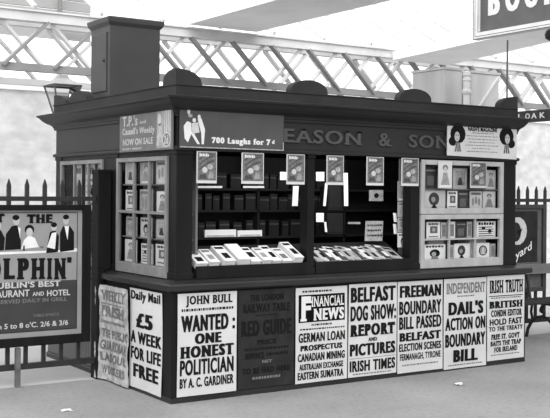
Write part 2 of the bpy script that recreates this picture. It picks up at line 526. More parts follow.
# frieze letters
for t, u0, u1 in (('EASON', 283, 361), ('&', 378, 391), ('SON', 408, 449)):
    f = Face('Y', YF)
    ax0, _ = f.px(u0, 136); ax1, _ = f.px(u1, 140)
    f.text(t, ax0, ax1, 2.105, 2.225, 'letters', .015, True, o=.014, depth=.012)
    f.build('lettering', K)
# back shelving inside
SY = .80
SH = [at(230, 237, 'Y', SY)[2], at(230, 210, 'Y', SY)[2], at(230, 188.3, 'Y', SY)[2]]
for z in SH:
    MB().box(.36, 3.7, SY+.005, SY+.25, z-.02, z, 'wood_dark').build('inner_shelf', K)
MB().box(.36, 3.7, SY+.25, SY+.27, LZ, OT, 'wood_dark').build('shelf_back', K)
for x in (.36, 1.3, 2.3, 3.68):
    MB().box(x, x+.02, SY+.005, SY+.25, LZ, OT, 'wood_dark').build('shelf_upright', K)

# roof cupboard
ty0 = 1.69; ty1 = 2.13; tx0 = .2
tx1 = at(160, 60, 'Y', ty0)[0]
tz = 3.27
T = thing('roof_cupboard', 'tall dark cupboard box standing on the kiosk roof at the left', 'cupboard', ((tx0+tx1)/2, (ty0+ty1)/2, 2.5))
MB().box(tx0, tx1, ty0, ty1, 2.5, tz, 'cupboard').build('body', T, bevel=.006)
MB().ring([(-.02, tz-.03), (.004, tz-.03), (.025, tz), (.03, tz+.03), (.03, tz+.045), (-.02, tz+.06)], (tx0, tx1, ty0, ty1), 'cupboard').box(tx0+.01, tx1-.01, ty0+.01, ty1-.01, tz+.04, tz+.058, 'roof').build('cap_moulding', T)
d = MB().box(tx0-.012, tx0, ty0+.055, ty1-.045, 2.62, tz-.09, 'cupboard').build('door', T, bevel=.004)
MB().lathe((tx0-.02, ty0+.1, 2.9), [(.008, 0), (.012, .012), (.006, .024)], 'iron', 8).build('knob', d)

# ================================================================== POSTERS
def poster(name, label, ax, val, a0, a1, z0, z1, lines, paper='paper', warp=None, na=1, nz=1, cat='poster', group='newspaper bills on the kiosk front'):
    f = Face(ax, val, warp)
    f.sheet(a0, a1, z0, z1, paper, t=.003, na=na, nz=nz)
    W, H = a1-a0, z1-z0
    for ln in lines:
        k = ln[0]
        X0, X1 = a0+W*ln[1], a0+W*ln[2]; Z1, Z0 = z1-H*ln[3], z1-H*ln[4]
        if k == '#': f.rect(X0, X1, Z0, Z1, ln[5], o=.0042)
        elif k == '~':       # tiny unreadable print
            n = max(4, int((X1-X0)/.018)); xx = X0
            while xx < X1-.01:
                ww = random.uniform(.008, .03); f.rect(xx, min(X1, xx+ww), Z0, Z1, ln[5], o=.0045); xx += ww+.007
        else:
            f.text(k, X0, X1, Z0, Z1, ln[5] if len(ln) > 5 else 'ink', ln[6] if len(ln) > 6 else .035, ln[7] if len(ln) > 7 else False, o=ln[8] if len(ln) > 8 else .005)
    return tag(f.build(name), label, cat, group)


PZ0, PZ1 = .05, .868
def wv(seed, amp=.004):
    r = random.Random(seed); p1, p2 = r.uniform(0, 6), r.uniform(0, 6)
    return lambda a, z: .004+amp*math.sin(a*9+p1)*math.sin(z*5+p2)
PV = -.013
poster('news_bill', 'white bill reading JOHN BULL, WANTED: ONE HONEST POLITICIAN', 'Y', PV, .036, .582, PZ0, PZ1, [
    ('JOHN BULL', .13, .92, .025, .135, 'ink', .03, True), ('~', .06, .94, .15, .175, 'ink'),
    ('WANTED :', .05, .97, .215, .375, 'ink', .045), ('ONE', .28, .74, .395, .50, 'ink', .055), ('HONEST', .04, .95, .515, .63, 'ink', .055, True),
    ('POLITICIAN', .04, .95, .645, .80, 'ink', .03), ('BY A. C. GARDINER', .04, .95, .825, .92, 'ink', .03)], warp=wv(1), na=8, nz=8)
poster('news_bill', 'dark grey bill reading RED GUIDE beside the JOHN BULL bill', 'Y', PV, .60, 1.155, PZ0, PZ1, [
    ('THE LONDON', .2, .8, .05, .115, 'board_ink'), ('RAILWAY TABLE', .08, .92, .145, .23, 'board_ink'), ('~', .3, .7, .255, .27, 'board_ink'),
    ('RED GUIDE', .05, .95, .31, .47, 'board_ink', .05), ('PRICE', .33, .68, .51, .56, 'board_ink'), ('~', .1, .9, .59, .615, 'board_ink'),
    ('SIXPENCE', .12, .45, .64, .70, 'board_ink'), ('~', .5, .9, .65, .68, 'board_ink'), ('NET', .42, .6, .72, .75, 'ink_grey'),
    ('TO BE HAD HERE', .07, .93, .79, .85, 'board_ink'), ('~', .25, .75, .885, .91, 'ink_grey')], 'board_dark')
poster('news_bill', 'white bill with dark masthead reading FINANCIAL NEWS, GERMAN LOAN PROSPECTUS', 'Y', PV, 1.17, 1.72, PZ0-.005, PZ1-.006, [
    ('~', .12, .7, .03, .05, 'ink'), ('#', .05, .95, .075, .365, 'ink_grey'), ('#', .05, .95, .075, .365, 'ink'),
    ('F', .08, .30, .09, .35, 'white', .03, True, .0065), ('INANCIAL', .29, .93, .095, .205, 'white', .015, True, .0065), ('NEWS', .33, .93, .225, .35, 'white', .03, True, .0065),
    ('~', .3, .72, .385, .405, 'ink'), ('~', .08, .95, .43, .445, 'ink'),
    ('GERMAN LOAN', .05, .95, .475, .575, 'ink', .03), ('PROSPECTUS', .09, .90, .605, .665, 'ink', .045), ('CANADIAN MINING', .04, .95, .69, .775),
    ('AUSTRALIAN EXCHANGE', .07, .92, .80, .865), ('EASTERN SUMATRA', .04, .93, .885, .965)], warp=wv(3), na=8, nz=8)
poster('news_bill', 'white bill reading BELFAST DOG SHOW: REPORT AND PICTURES, IRISH TIMES', 'Y', PV, 1.737, 2.288, PZ0-.005, PZ1+.002, [
    ('BELFAST', .03, .97, .035, .20, 'ink', .04), ('DOG SHOW:', .03, .98, .235, .40, 'ink', .04), ('REPORT', .03, .97, .435, .565, 'ink', .05, True), ('AND', .4, .58, .585, .625, 'ink', .04),
    ('PICTURES', .03, .97, .645, .775, 'ink', .045), ('#', .03, .97, .80, .804, 'ink'), ('IRISH TIMES', .03, .97, .825, .945, 'ink', .03), ('~', .1, .9, .965, .978, 'ink_grey')], warp=wv(4), na=8, nz=8)
poster('news_bill', 'white bill reading FREEMAN, BOUNDARY BILL PASSED, BELFAST ELECTION SCENES', 'Y', PV, 2.300, 2.852, PZ0-.02, PZ1, [
    ('FREEMAN', .04, .96, .045, .175, 'ink', .05), ('BOUNDARY', .03, .97, .215, .365, 'ink', .035), ('BILL PASSED', .03, .97, .385, .525, 'ink', .035), ('BELFAST', .04, .96, .56, .655, 'ink', .045),
    ('ELECTION SCENES', .03, .96, .68, .765), ('FERMANAGH, TYRONE', .05, .95, .79, .875, 'ink', .02), ('~', .1, .9, .91, .925, 'ink_grey')], warp=wv(5), na=8, nz=8)
poster('news_bill', "white bill reading INDEPENDENT, DAIL'S ACTION ON BOUNDARY BILL", 'Y', PV, 2.868, 3.422, PZ0-.035, PZ1+.002, [
    ('INDEPENDENT', .05, .97, .05, .165, 'ink_grey', .02, True), ('~', .3, .7, .19, .205, 'ink_grey'), ("DAIL'S", .1, .93, .255, .405, 'ink', .05), ('ACTION ON', .03, .98, .435, .575, 'ink', .04),
    ('BOUNDARY', .03, .98, .615, .76, 'ink', .04), ('BILL', .22, .80, .795, .93, 'ink', .05), ('~', .1, .9, .955, .968, 'ink_grey')], warp=wv(6), na=8, nz=8)
poster('news_bill', 'white bill reading IRISH TRUTH, BRITISH, HOLD FAST TO THE TREATY', 'Y', PV, 3.436, 3.95, PZ0-.002, PZ1+.008, [
    ('IRISH TRUTH', .06, .95, .05, .205, 'ink', .03, True), ('#', .05, .95, .235, .245, 'ink'), ('~', .1, .9, .255, .27, 'ink_grey'), ('BRITISH', .05, .95, .30, .385, 'ink', .05, True), ('CONDN EDITOR', .1, .93, .405, .485, 'ink', .04, True),
    ('HOLD FAST', .06, .94, .51, .585, 'ink', .03), ('TO THE TREATY', .04, .96, .60, .655, 'ink', .03), ('FREE ST. GOVT', .1, .88, .69, .755, 'ink', .035, True), ('BAITS THE TRAP', .08, .92, .77, .83, 'ink', .035, True),
    ('FOR IRELAND', .18, .82, .845, .905, 'ink', .035, True), ('~', .1, .9, .93, .942, 'ink_grey')], warp=wv(7), na=8, nz=8)
# left face
from mathutils import noise as _nz, Vector as _Ve
def crumple(a, z):
    n = _nz.noise(_Ve((a*7, z*5, .3)))*.018+_nz.noise(_Ve((a*19, z*15, 2.3)))*.009+_nz.noise(_Ve((a*40, z*33, 5.1)))*.004
    return .028+n+max(0, -a-1.2)*.35


poster('news_bill', 'crumpled stained old bill with faded print, peeling from the left end of the kiosk', 'X', -.022, -1.305, -.70, .015, .845, [
    ('WEEKLY', .10, .92, .05, .16, 'ink_grey', .03, True), ('~', .1, .9, .185, .2, 'ink_grey'), ('IRISH', .14, .9, .21, .33, 'ink_grey', .04), ('~', .1, .9, .37, .40, 'ink_grey'),
    ('THE PUBLIC', .12, .96, .46, .55, 'ink_grey', .03), ('GUARDIAN', .1, .96, .58, .68, 'ink_grey', .03), ('LABOUR', .12, .96, .71, .80, 'ink_grey', .03), ('WORKERS', .14, .9, .84, .93, 'ink_grey', .03)],
    'paper_old', crumple, 26, 30, group='newspaper bills on the kiosk end')
poster('news_bill', 'white bill reading Daily Mail, £5 A WEEK FOR LIFE FREE', 'X', -.013, -.735, -.145, .03, .86, [
    ('Daily Mail', .04, .96, .02, .135, 'ink', .03), ('£5', .22, .74, .235, .385, 'ink', .05), ('A WEEK', .03, .99, .425, .545, 'ink', .045), ('FOR LIFE', .05, .98, .585, .71, 'ink', .04), ('FREE', .13, .92, .755, .89, 'ink', .045)],
    warp=wv(9, .006), na=8, nz=8, group='newspaper bills on the kiosk end')
poster('news_bill', 'small pale bill on the kiosk end just behind the black fence post', 'X', -.013, -2.1, -1.62, .45, .84, [
    ('~', .1, .9, .1, .2, 'ink'), ('#', .1, .9, .3, .5, 'ink'), ('~', .1, .9, .6, .7, 'ink'), ('~', .1, .9, .8, .88, 'ink')], group='newspaper bills on the kiosk end')

# ================================================================== FRIEZE SIGNS
f = Face('X', .022)
a0, a1 = -1.035, -.05
f.sheet(a0, a1, 2.015, 2.35, 'enamel2', o=0, t=.012)
O = .014
f.text("T.P.'s", a0+.06, a0+.36, 2.235, 2.325, 'pale', .02, o=O); f.text('and', a0+.40, a0+.52, 2.245, 2.275, 'pale', .02, o=O)
f.text("Cassell's Weekly", a0+.06, a0+.68, 2.145, 2.22, 'pale', .02, o=O); f.text('NOW ON SALE', a0+.07, a0+.65, 2.07, 2.125, 'pale', .02, o=O)
f.text('EVERY FRIDAY', a0+.07, a0+.45, 2.03, 2.047, 'pale', .02, o=O)
f.rect(a1-.27, a1-.02, 2.03, 2.335, 'ink_mid', o=.0135)
f.ell(a1-.22, 2.26, .03, .05, 'pale', o=.0142); f.poly([(a1-.27, 2.05), (a1-.19, 2.05), (a1-.16, 2.16), (a1-.2, 2.23), (a1-.25, 2.22)], 'cover_mid', o=.0142)
for k in range(4): f.rect(a1-.13+k*.03, a1-.118+k*.03, 2.12, 2.33, 'cover_lite', o=.0141)
f.ell(a1-.095, 2.095, .075, .062, 'pale', o=.0145); f.ell(a1-.095, 2.095, .062, .05, 'ink_grey', o=.0148); f.text('2d', a1-.135, a1-.055, 2.06, 2.13, 'pale', .03, True, o=.0152)
tag(f.build('enamel_sign'), "grey sign on the left frieze reading Cassell's Weekly NOW ON SALE, with a circled 2d", 'sign')

f = Face('Y', .022)
f.sheet(.058, 1.05, 2.03, 2.353, 'enamel', o=0, t=.012)
f.text('700 Laughs for 7', .345, .915, 2.058, 2.122, 'white', .04, True, o=O); f.text('d', .93, .955, 2.085, 2.118, 'white', .03, o=O)
f.rect(.058, 1.05, 2.03, 2.038, 'cover_mid', o=.0135); f.rect(1.042, 1.05, 2.03, 2.1, 'cover_mid', o=.0136)
# two dancing figures in white costume, simply printed
f.ell(.135, 2.315, .014, .02, 'cover_lite', o=O); f.ell(.15, 2.285, .02, .014, 'cover_mid', o=O)
f.poly([(.09, 2.2), (.10, 2.1), (.13, 2.07), (.165, 2.15), (.155, 2.23), (.12, 2.24)], 'white', o=O)
f.poly([(.145, 2.16), (.18, 2.15), (.24, 2.06), (.215, 2.06), (.165, 2.13)], 'white', o=.0142)
f.poly([(.16, 2.225), (.22, 2.235), (.235, 2.155), (.17, 2.14)], 'cover_lite', o=.0144)
f.poly([(.215, 2.265), (.25, 2.27), (.285, 2.18), (.275, 2.06), (.255, 2.06), (.25, 2.15)], 'white', o=.0143)
f.ell(.185, 2.25, .016, .018, 'white', o=.0145); f.ell(.23, 2.28, .014, .017, 'white', o=.0145)
tag(f.build('enamel_sign'), 'grey sign on the front frieze reading 700 Laughs for 7d with white figures', 'sign')

f = Face('Y', .022)
B0, B1 = 2.925, 3.86
zt = lambda a: 2.357-(a-B0)*.035
f.hexa([f.w(B0, 0, 2.042), f.w(B1, 0, 2.025), f.w(B1, 0, zt(B1)), f.w(B0, 0, zt(B0))], [f.w(B0, .008, 2.042), f.w(B1, .008, 2.025), f.w(B1, .008, zt(B1)), f.w(B0, .008, zt(B0))], 'paper')
O = .0095
f.text("NASH'S MAGAZINE", 3.19, 3.585, 2.285, 2.328, 'ink', .03, o=O)
for k, (x0, x1) in enumerate(((3.25, 3.55), (3.17, 3.6), (3.19, 3.58), (3.2, 3.55), (3.16, 3.6), (3.25, 3.5), (3.18, 3.6))):
    xx = x0
    while xx < x1:
        w = random.uniform(.015, .05); f.rect(xx, min(x1, xx+w), 2.265-k*.03, 2.272-k*.03, 'ink_grey', o=O); xx += w+.01
for cx, s in ((3.06, 1), (3.715, -1)):
    f.ell(cx, 2.25, .1, .092, 'ink', o=.0092); f.ell(cx-.065*s, 2.18, .055, .045, 'ink', o=.0093)
    f.ell(cx-.012*s, 2.225, .034, .048, 'skin', o=.0096)
    f.ell(cx-.025*s, 2.238, .007, .005, 'ink', o=.0099); f.ell(cx+.003*s, 2.238, .007, .005, 'ink', o=.0099); f.ell(cx-.012*s, 2.2, .01, .004, 'ink_grey', o=.0099)
    f.poly([(cx-.05, 2.08), (cx+.05, 2.08), (cx+.025, 2.17), (cx-.025, 2.17)], 'cover_mid', o=.0094)
    for q in (-.03, 0, .03): f.poly([(cx+q-.006, 2.085), (cx+q+.006, 2.085), (cx+q*.5+.004, 2.17), (cx+q*.5-.004, 2.17)], 'ink', o=.0097)
tag(f.build('paper_banner'), "white banner on the right frieze reading NASH'S MAGAZINE with two dark-haired women's heads", 'banner')


# ================================================================== MAGAZINES
def cover(f, a0, a1, z0, z1, style, o, rnd):
    W, H = a1-a0, z1-z0
    if style == 'comet':       # swirling dark cover of the hung magazines
        f.rect(a0+W*.04, a1-W*.03, z0+H*.09, z1-H*.015, 'cover_print', o)
        for k in range(3):
            pts = []
            for q in range(7):
                t = q/6; pts.append((a0+W*(.12+.76*t), z0+H*(.45+.16*k+.28*math.sin(t*1.5))-k*.0))
            pts2 = [(a, z-H*.05) for a, z in reversed(pts)]
            f.poly([(a, min(z, z1-H*.06)) for a, z in pts]+[(a, min(z, z1-H*.1)) for a, z in pts2], 'cover_dark', o+.0004+k*.0001)
        f.ell(a0+W*.40, z0+H*.42, W*.13, H*.09, 'cover_lite', o+.0009); f.ell(a0+W*.66, z0+H*.52, W*.14, H*.09, 'cover_mid', o+.0010)
        f.poly([(a0+W*.12, z0+H*.14), (a0+W*.5, z0+H*.14), (a0+W*.42, z0+H*.3), (a0+W*.15, z0+H*.26)], 'cover_dark', o+.0008)
        f.poly([(a0+W*.55, z0+H*.15), (a0+W*.85, z0+H*.15), (a0+W*.8, z0+H*.36), (a0+W*.62, z0+H*.36)], 'ink_mid', o+.0008)
        f.dashes(a0+W*.12, a0+W*.6, z1-H*.16, z1-H*.07, 'white', o=o+.0011)
    elif style == 'head':
        f.dashes(a0+W*.08, a1-W*.08, z1-H*.2, z1-H*.08, 'ink', o=o)
        f.ell(a0+W*.5, z0+H*.42, W*.24, H*.26, 'ink', o+.0004); f.ell(a0+W*.46, z0+H*.38, W*.11, H*.14, 'skin', o+.0008)
        f.poly([(a0+W*.3, z0+H*.06), (a0+W*.7, z0+H*.06), (a0+W*.6, z0+H*.24), (a0+W*.4, z0+H*.24)], 'ink_mid', o+.0006)
    elif style == 'round':
        f.ell(a0+W*.45, z0+H*.55, W*.25, H*.34, 'cover_dark', o+.0004); f.poly([(a0+W*.3, z0+H*.06), (a0+W*.62, z0+H*.06), (a0+W*.5, z0+H*.24), (a0+W*.42, z0+H*.24)], 'ink', o+.0006)
        f.ell(a0+W*.42, z0+H*.52, W*.1, H*.14, 'cover_mid', o+.0007)
    elif style == 'oval':
        f.ell(a0+W*.5, z0+H*.5, W*.33, H*.34, 'ink', o+.0004); f.ell(a0+W*.5, z0+H*.5, W*.26, H*.28, 'cover_mid', o+.0006); f.ell(a0+W*.5, z0+H*.56, W*.1, H*.12, 'white', o+.0008)
        f.poly([(a0+W*.32, z0+H*.26), (a0+W*.68, z0+H*.26), (a0+W*.58, z0+H*.46), (a0+W*.42, z0+H*.46)], 'white', o+.0007)
    elif style == 'square':
        f.rect(a0+W*.25, a1-W*.2, z0+H*.35, z0+H*.75, 'ink_grey', o+.0004); f.ell(a0+W*.52, z0+H*.55, W*.12, H*.12, 'skin', o+.0006)
        f.dashes(a0+W*.12, a1-W*.12, z1-H*.18, z1-H*.06, 'ink', o=o); f.rect(a0+W*.15, a1-W*.15, z0+H*.12, z0+H*.18, 'ink_grey', o)
    elif style == 'frame':
        f.rect(a0+W*.1, a1-W*.1, z0+H*.1, z1-H*.08, 'cover_lite', o); f.rect(a0+W*.16, a1-W*.16, z0+H*.17, z1-H*.12, 'cover_mid', o+.0004)
        f.poly([(a0+W*.3, z0+H*.18), (a0+W*.7, z0+H*.18), (a0+W*.6, z0+H*.55), (a0+W*.4, z0+H*.55)], 'cover_dark', o+.0006)
    elif style == 'dark':
        f.rect(a0+W*.12, a1-W*.12, z1-H*.2, z1-H*.12, 'ink_mid', o); f.rect(a0+W*.2, a1-W*.25, z0+H*.15, z0+H*.6, 'ink_grey', o)
    elif style == 'figures':
        for q in range(3): f.ell(a0+W*(.25+.25*q), z0+H*(.42+.08*(q % 2)), W*.1, H*.22, 'ink_mid', o+.0003+.0001*q)
        f.rect(a0+W*.1, a1-W*.1, z1-H*.2, z1-H*.08, 'ink_grey', o)
    elif style == 'text':
        f.dashes(a0+W*.08, a1-W*.08, z1-H*.22, z1-H*.06, 'ink', o=o)
        for q in range(5): f.rect(a0+W*.1, a1-W*(.1+.15*rnd.random()), z0+H*(.1+.13*q), z0+H*(.16+.13*q), 'ink_grey', o)
        f.ell(a0+W*.35, z0+H*.6, W*.1, H*.08, 'ink', o+.0005); f.ell(a0+W*.68, z0+H*.4, W*.1, H*.1, 'ink', o+.0005)
    elif style == 'lady':
        f.ell(a0+W*.5, z0+H*.76, W*.2, H*.11, 'ink_grey', o+.0003); f.ell(a0+W*.5, z0+H*.70, W*.12, H*.1, 'skin', o+.0005)
        f.poly([(a0+W*.15, z0+H*.06), (a0+W*.85, z0+H*.06), (a0+W*.64, z0+H*.58), (a0+W*.36, z0+H*.58)], 'ink_mid', o+.0004)
        f.rect(a0+W*.1, a1-W*.1, z0+H*.04, z0+H*.12, 'white', o+.0006)
    elif style == 'strip':
        f.rect(a0+W*.15, a1-W*.15, z0+H*.15, z1-H*.15, 'ink_mid', o)


def magazine(label, ax, val, a0, a1, z0, z1, style, base='paper', t=.006, group=None, name='magazine', lean=0.0):
    f = Face(ax, val, (lambda a, z: -lean*(z-z0)) if lean else None)
    f.sheet(a0, a1, z0, z1, base, t=t)
    cover(f, a0, a1, z0, z1, style, t+.0008, random.Random(label))
    return tag(f.build(name), label, 'magazine', group)


# six copies hung along the head of the hatches
hung = [(197, 217), (242, 264), (287, 305), (327, 344), (367, 384), (402, 419)]
nm = ['first from the left of the row of hanging covers, beside the corner post', 'second of the hanging covers, under the words 700 Laughs', 'third of the hanging covers, just left of the hatch mullion',
      'fourth of the hanging covers, just right of the hatch mullion', 'fifth of the hanging covers, above the handwritten notice', 'sixth of the hanging covers, at the right end of the right hatch']
for (u0, u1), n in zip(hung, nm):
    x0 = at(u0, 170, 'Y', .01)[0]; x1 = at(u1, 170, 'Y', .01)[0]
    magazine('magazine cover, '+n, 'Y', .02, x0, x1, 1.747, 2.004, 'comet', group='magazine covers hung along the hatch heads')
x0, x1 = at(439, 170, 'Y', .01)[0], at(452.5, 170, 'Y', .01)[0]
magazine('narrow magazine with white title band pinned outside upper display case, left', 'Y', .022, x0, x1, 1.73, 1.985, 'lady', group='magazines pinned outside the display case')
x0, x1 = at(471, 170, 'Y', .01)[0], at(487, 170, 'Y', .01)[0]
magazine('dark pictorial magazine pinned outside upper display case, right', 'Y', .022, x0, x1, 1.735, 1.985, 'comet', 'cover_lite', group='magazines pinned outside the display case')

# right display cases (u0, u1, shelf z, height, style, base, label)
SR = [
    (424.5, 437, 1.725, .205, 'dark', 'cover_dark', 'dark magazine at top left of the upper display case'),
    (437.5, 451.5, 1.725, .2, 'figures', 'cover_lite', 'grey magazine behind the pinned narrow cover in the upper display case'),
    (453, 467, 1.725, .2, 'frame', 'cover_lite', 'grey magazine with a pale bordered picture in the upper display case'),
    (468, 484.5, 1.725, .2, 'dark', 'cover_dark', 'dark magazine behind the pinned pictorial cover in the upper display case'),
    (486, 495.5, 1.725, .19, 'lady', 'cover_lite', 'magazine with a pale figure at top right of the upper display case'),
    (424.5, 445.5, 1.525, .185, 'round', 'white', 'pale magazine with a large dark rounded head, lower left of the upper display case'),
    (447.5, 457.5, 1.525, .18, 'square', 'card', 'narrow white magazine with a small portrait, lower row of the upper display case'),
    (458, 468.5, 1.525, .18, 'dark', 'cover_dark', 'dark plain magazine in the lower row of the upper display case'),
    (470, 482, 1.525, .18, 'figures', 'white', 'pale magazine with grey figures, lower row of the upper display case'),
    (483, 495.5, 1.525, .18, 'lady', 'white', 'pale magazine with a lady, lower right of the upper display case'),
    (427, 440.5, 1.243, .165, 'square', 'card', 'white magazine with dark square portrait, top left of the lower display case'),
    (441.5, 447, 1.243, .16, 'strip', 'white', 'slim pale magazine beside the square portrait in the lower display case'),
    (448.5, 455.5, 1.243, .165, 'strip', 'card', 'slim white magazine left of the dark one in the lower display case'),
    (456, 467, 1.243, .165, 'dark', 'cover_dark', 'dark magazine in the middle of the lower display case'),
    (467.5, 472.5, 1.243, .165, 'strip', 'paper', 'slim pale magazine right of the dark one in the lower display case'),
    (477, 496, 1.243, .165, 'text', 'card', 'white magazine covered with print, top right of the lower display case'),
    (424.5, 446, 1.045, .15, 'head', 'card', 'wide white magazine with dark head portrait, bottom left of the lower display case'),
    (448.5, 454.5, 1.045, .14, 'strip', 'cover_lite', 'slim grey magazine in the bottom row of the lower display case'),
    (455, 470.5, 1.045, .15, 'round', 'card', 'white magazine with big dark round head, bottom middle of the lower display case'),
    (477, 490, 1.045, .15, 'oval', 'card', 'white magazine with an oval portrait, bottom right of the lower display case'),
    (490.8, 496, 1.045, .14, 'strip', 'cover_lite', 'slim grey magazine at the bottom right end of the lower display case'),
]
for u0, u1, z, h, st, ba, lb in SR:
    q = .10
    x0, x1 = at(u0, 200, 'Y', q)[0], at(u1, 200, 'Y', q)[0]
    magazine(lb, 'Y', q+.01, x0, x1, z+.0005, z+h, st, ba, t=.008, group='magazines in the right display cases')
for u0, u1, lb in ((425, 440, 'flat white booklet lying above the dark head portrait in the lower display case'), (466, 482, 'flat white booklet lying in the middle bay of the lower display case')):
    x0, x1 = at(u0, 240, 'Y', .2)[0], at(u1, 240, 'Y', .2)[0]
    mb = MB().box(x0, x1, .15, .31, 1.046, 1.222, 'cover_lite').box(x0-.004, x1+.004, .146, .312, 1.222, 1.228, 'white').box(x0-.004, x1+.004, .146, .312, 1.2, 1.206, 'white')
    tag(mb.build('booklet_stack'), lb.replace('flat white booklet lying', 'pile of white booklets'), 'booklets')

# left window displays: three columns x four shelves
cols = [(-1.09, -.84), (-.80, -.53), (-.49, -.24)]
cn = ['left', 'middle', 'right']
SL = {0: [('lady', 'white'), ('text', 'white'), ('square', 'white')], 1: [('figures', 'cover_mid'), ('head', 'cover_lite'), ('frame', 'cover_mid')],
      2: [('square', 'white'), ('figures', 'cover_mid'), ('lady', 'white')], 3: [('frame', 'cover_lite'), ('lady', 'cover_mid'), ('figures', 'cover_lite')]}
rows = [(1.06, .2, 'bottom'), (1.285, .19, 'third'), (1.495, .215, 'second'), (1.74, .2, 'top')]
desc = {'lady': 'a lady on the cover', 'text': 'printed columns on the cover', 'square': 'a square portrait', 'figures': 'small grey figures', 'head': 'a dark head portrait', 'frame': 'a bordered picture'}
for r, (z, h, rn) in enumerate(rows):
    for c, (a0, a1) in enumerate(cols):
        st, ba = SL[r][c]
        wd = random.uniform(.8, .97)*(a1-a0); s0 = a0+random.uniform(0, (a1-a0)-wd)
        magazine(f'magazine with {desc[st]}, {cn[c]} column, {rn} row, nearer end window', 'X', .10, s0, s0+wd, z+.0005, z+h*random.uniform(.85, 1), st, ba, t=.008, group='magazines in the nearer end window')
        # narrow neighbours standing behind
        rest = (s0-a0, a0, s0-.006) if s0-a0 > a1-s0-wd else (a1-s0-wd, s0+wd+.006, a1)
        if rest[0] > .05:
            magazine(f'slim magazine beside {desc[st]}, {cn[c]} column, {rn} row, nearer end window', 'X', .115, rest[1], rest[2], z+.0005, z+h*.9, 'strip', 'cover_mid' if c % 2 else 'cover_dark', t=.008, group='magazines in the nearer end window')
# farther end window: pale hanging sheets
for k, (u0, u1) in enumerate(((73, 80), (84, 93), (96, 103))):
    y1, y0 = at(u0, 190, 'X', .1)[1], at(u1, 190, 'X', .1)[1]
    magazine(['pale newspaper sheet hanging in the farther end window, left', 'white newspaper sheet hanging in the farther end window, middle', 'pale newspaper sheet hanging in the farther end window, right'][k],
             'X', .12, -y1, -y0, 1.496, 1.93, 'text' if k == 1 else 'figures', 'paper', t=.004, name='newspaper_sheet', group='newspaper sheets in the farther end window')

# ---------------------------------------------------------------- hatch trays
def tray(label, x0, x1):
    t = thing('display_tray', label, 'tray', ((x0+x1)/2, .1, .972))
    MB().box(x0, x1, .035, .06, .972, 1.075, 'wood').build('front_board', t, bevel=.004)
    MB().hexa([(x0, .06, .972), (x1, .06, .972), (x1, .42, .972), (x0, .42, .972)], [(x0, .06, 1.045), (x1, .06, 1.045), (x1, .42, 1.215), (x0, .42, 1.215)], 'wood_dark').build('sloping_bed', t)
    return t
tray('dark wooden tray of white paper-covered books on the left hatch sill', .235, 1.325)
tray('dark wooden tray of overlapping magazines on the right hatch sill', 1.42, 2.50)
bedz = lambda y: 1.045+(y-.06)*.17/.36
import mathutils
def slab(name, label, cat, c, w, l, t, rotz, mats, style=None, group=None, roll=0.0):
    """book lying on the sloping bed, bottom edge resting at front"""
    mb = MB().box(-w/2, w/2, 0, l, 0, t*.12, mats[0]).box(-w/2+.002, w/2-.004, .003, l-.003, t*.12, t*.88, 'white').box(-w/2, w/2, 0, l, t*.88, t, mats[0])
    mb.box(-w/2-.001, -w/2+.003, 0, l, 0, t, mats[0])
    e = t+.0012
    r = random.Random(label)
    if style != 'plain':
        k = mats[1]
        mb.add([(-w*.38, l*.78, e), (w*.38, l*.78, e), (w*.38, l*.92, e), (-w*.38, l*.92, e)], [(0, 1, 2, 3)], k)
        q = r.uniform(.15, .3); s = r.uniform(.05, .2)
        mb.add([(-w*s-w*.1, l*q, e), (w*.3, l*q, e), (w*.3, l*(q+.35), e), (-w*s-w*.1, l*(q+.35), e)], [(0, 1, 2, 3)], k if r.random() < .6 else 'ink_mid')
    sl = math.atan2(.17, .36)
    R = mathutils.Matrix.Rotation(sl, 3, 'X') @ mathutils.Matrix.Rotation(rotz, 3, 'Z') @ mathutils.Matrix.Rotation(roll, 3, 'Y')
    lowest = None
    mb.v = [tuple(R @ mathutils.Vector(v)) for v in mb.v]
    mb.v = [(x+c[0], y+c[1], z+c[2]) for x, y, z in mb.v]
    o = mb.build(name)
    return tag(o, label, cat, group)
lb = ['white book with two dark panels at the left end of the left tray', 'white book standing proud, second group from left in the left tray', 'white book with a dark printed box, third in the left tray',
      'thick plain white book in the middle of the left tray', 'white book with round dark emblem, right of the thick plain one in the left tray', 'white book with small print, fifth group in the left tray',
      'white book overlapping its neighbour, sixth in the left tray', 'pale book lying low, seventh in the left tray', 'thick white book at the right end of the left tray']
xs = [.30, .42, .56, .70, .82, .93, 1.03, 1.14, 1.25]
for k, x in enumerate(xs):
    th = [.05, .035, .065, .075, .05, .06, .05, .045, .075][k]
    slab('paper_book', lb[k], 'book', (x, .075, bedz(.075)+.001+(.02 if k == 1 else 0)), [.11, .10, .11, .125, .10, .09, .09, .10, .095][k], [.2, .22, .26, .27, .25, .22, .27, .23, .28][k], th, -.0, ('white', 'ink_grey' if k % 2 else 'ink'), 'plain' if k == 3 else None, 'white books in the left tray')
nmz = ['grey magazine at the left end of the right tray', 'pale magazine, second in the right tray', 'dark striped magazine, third in the right tray', 'white magazine, fourth in the right tray', 'dark magazine, fifth in the right tray',
       'pale magazine, sixth in the right tray', 'grey magazine, seventh in the right tray', 'dark magazine, eighth in the right tray', 'white magazine, ninth in the right tray', 'grey magazine, tenth in the right tray',
       'pale magazine, eleventh in the right tray', 'dark magazine, twelfth in the right tray', 'small grey magazine at the right end of the right tray']
mm = [('cover_mid', 'ink'), ('cover_lite', 'ink'), ('cover_dark', 'white'), ('white', 'ink'), ('cover_dark', 'cover_lite'), ('cover_mid', 'ink'), ('cover_mid', 'white'), ('cover_dark', 'cover_lite'), ('white', 'ink'), ('cover_mid', 'ink'), ('cover_lite', 'ink_grey'), ('cover_dark', 'white'), ('cover_mid', 'ink')]
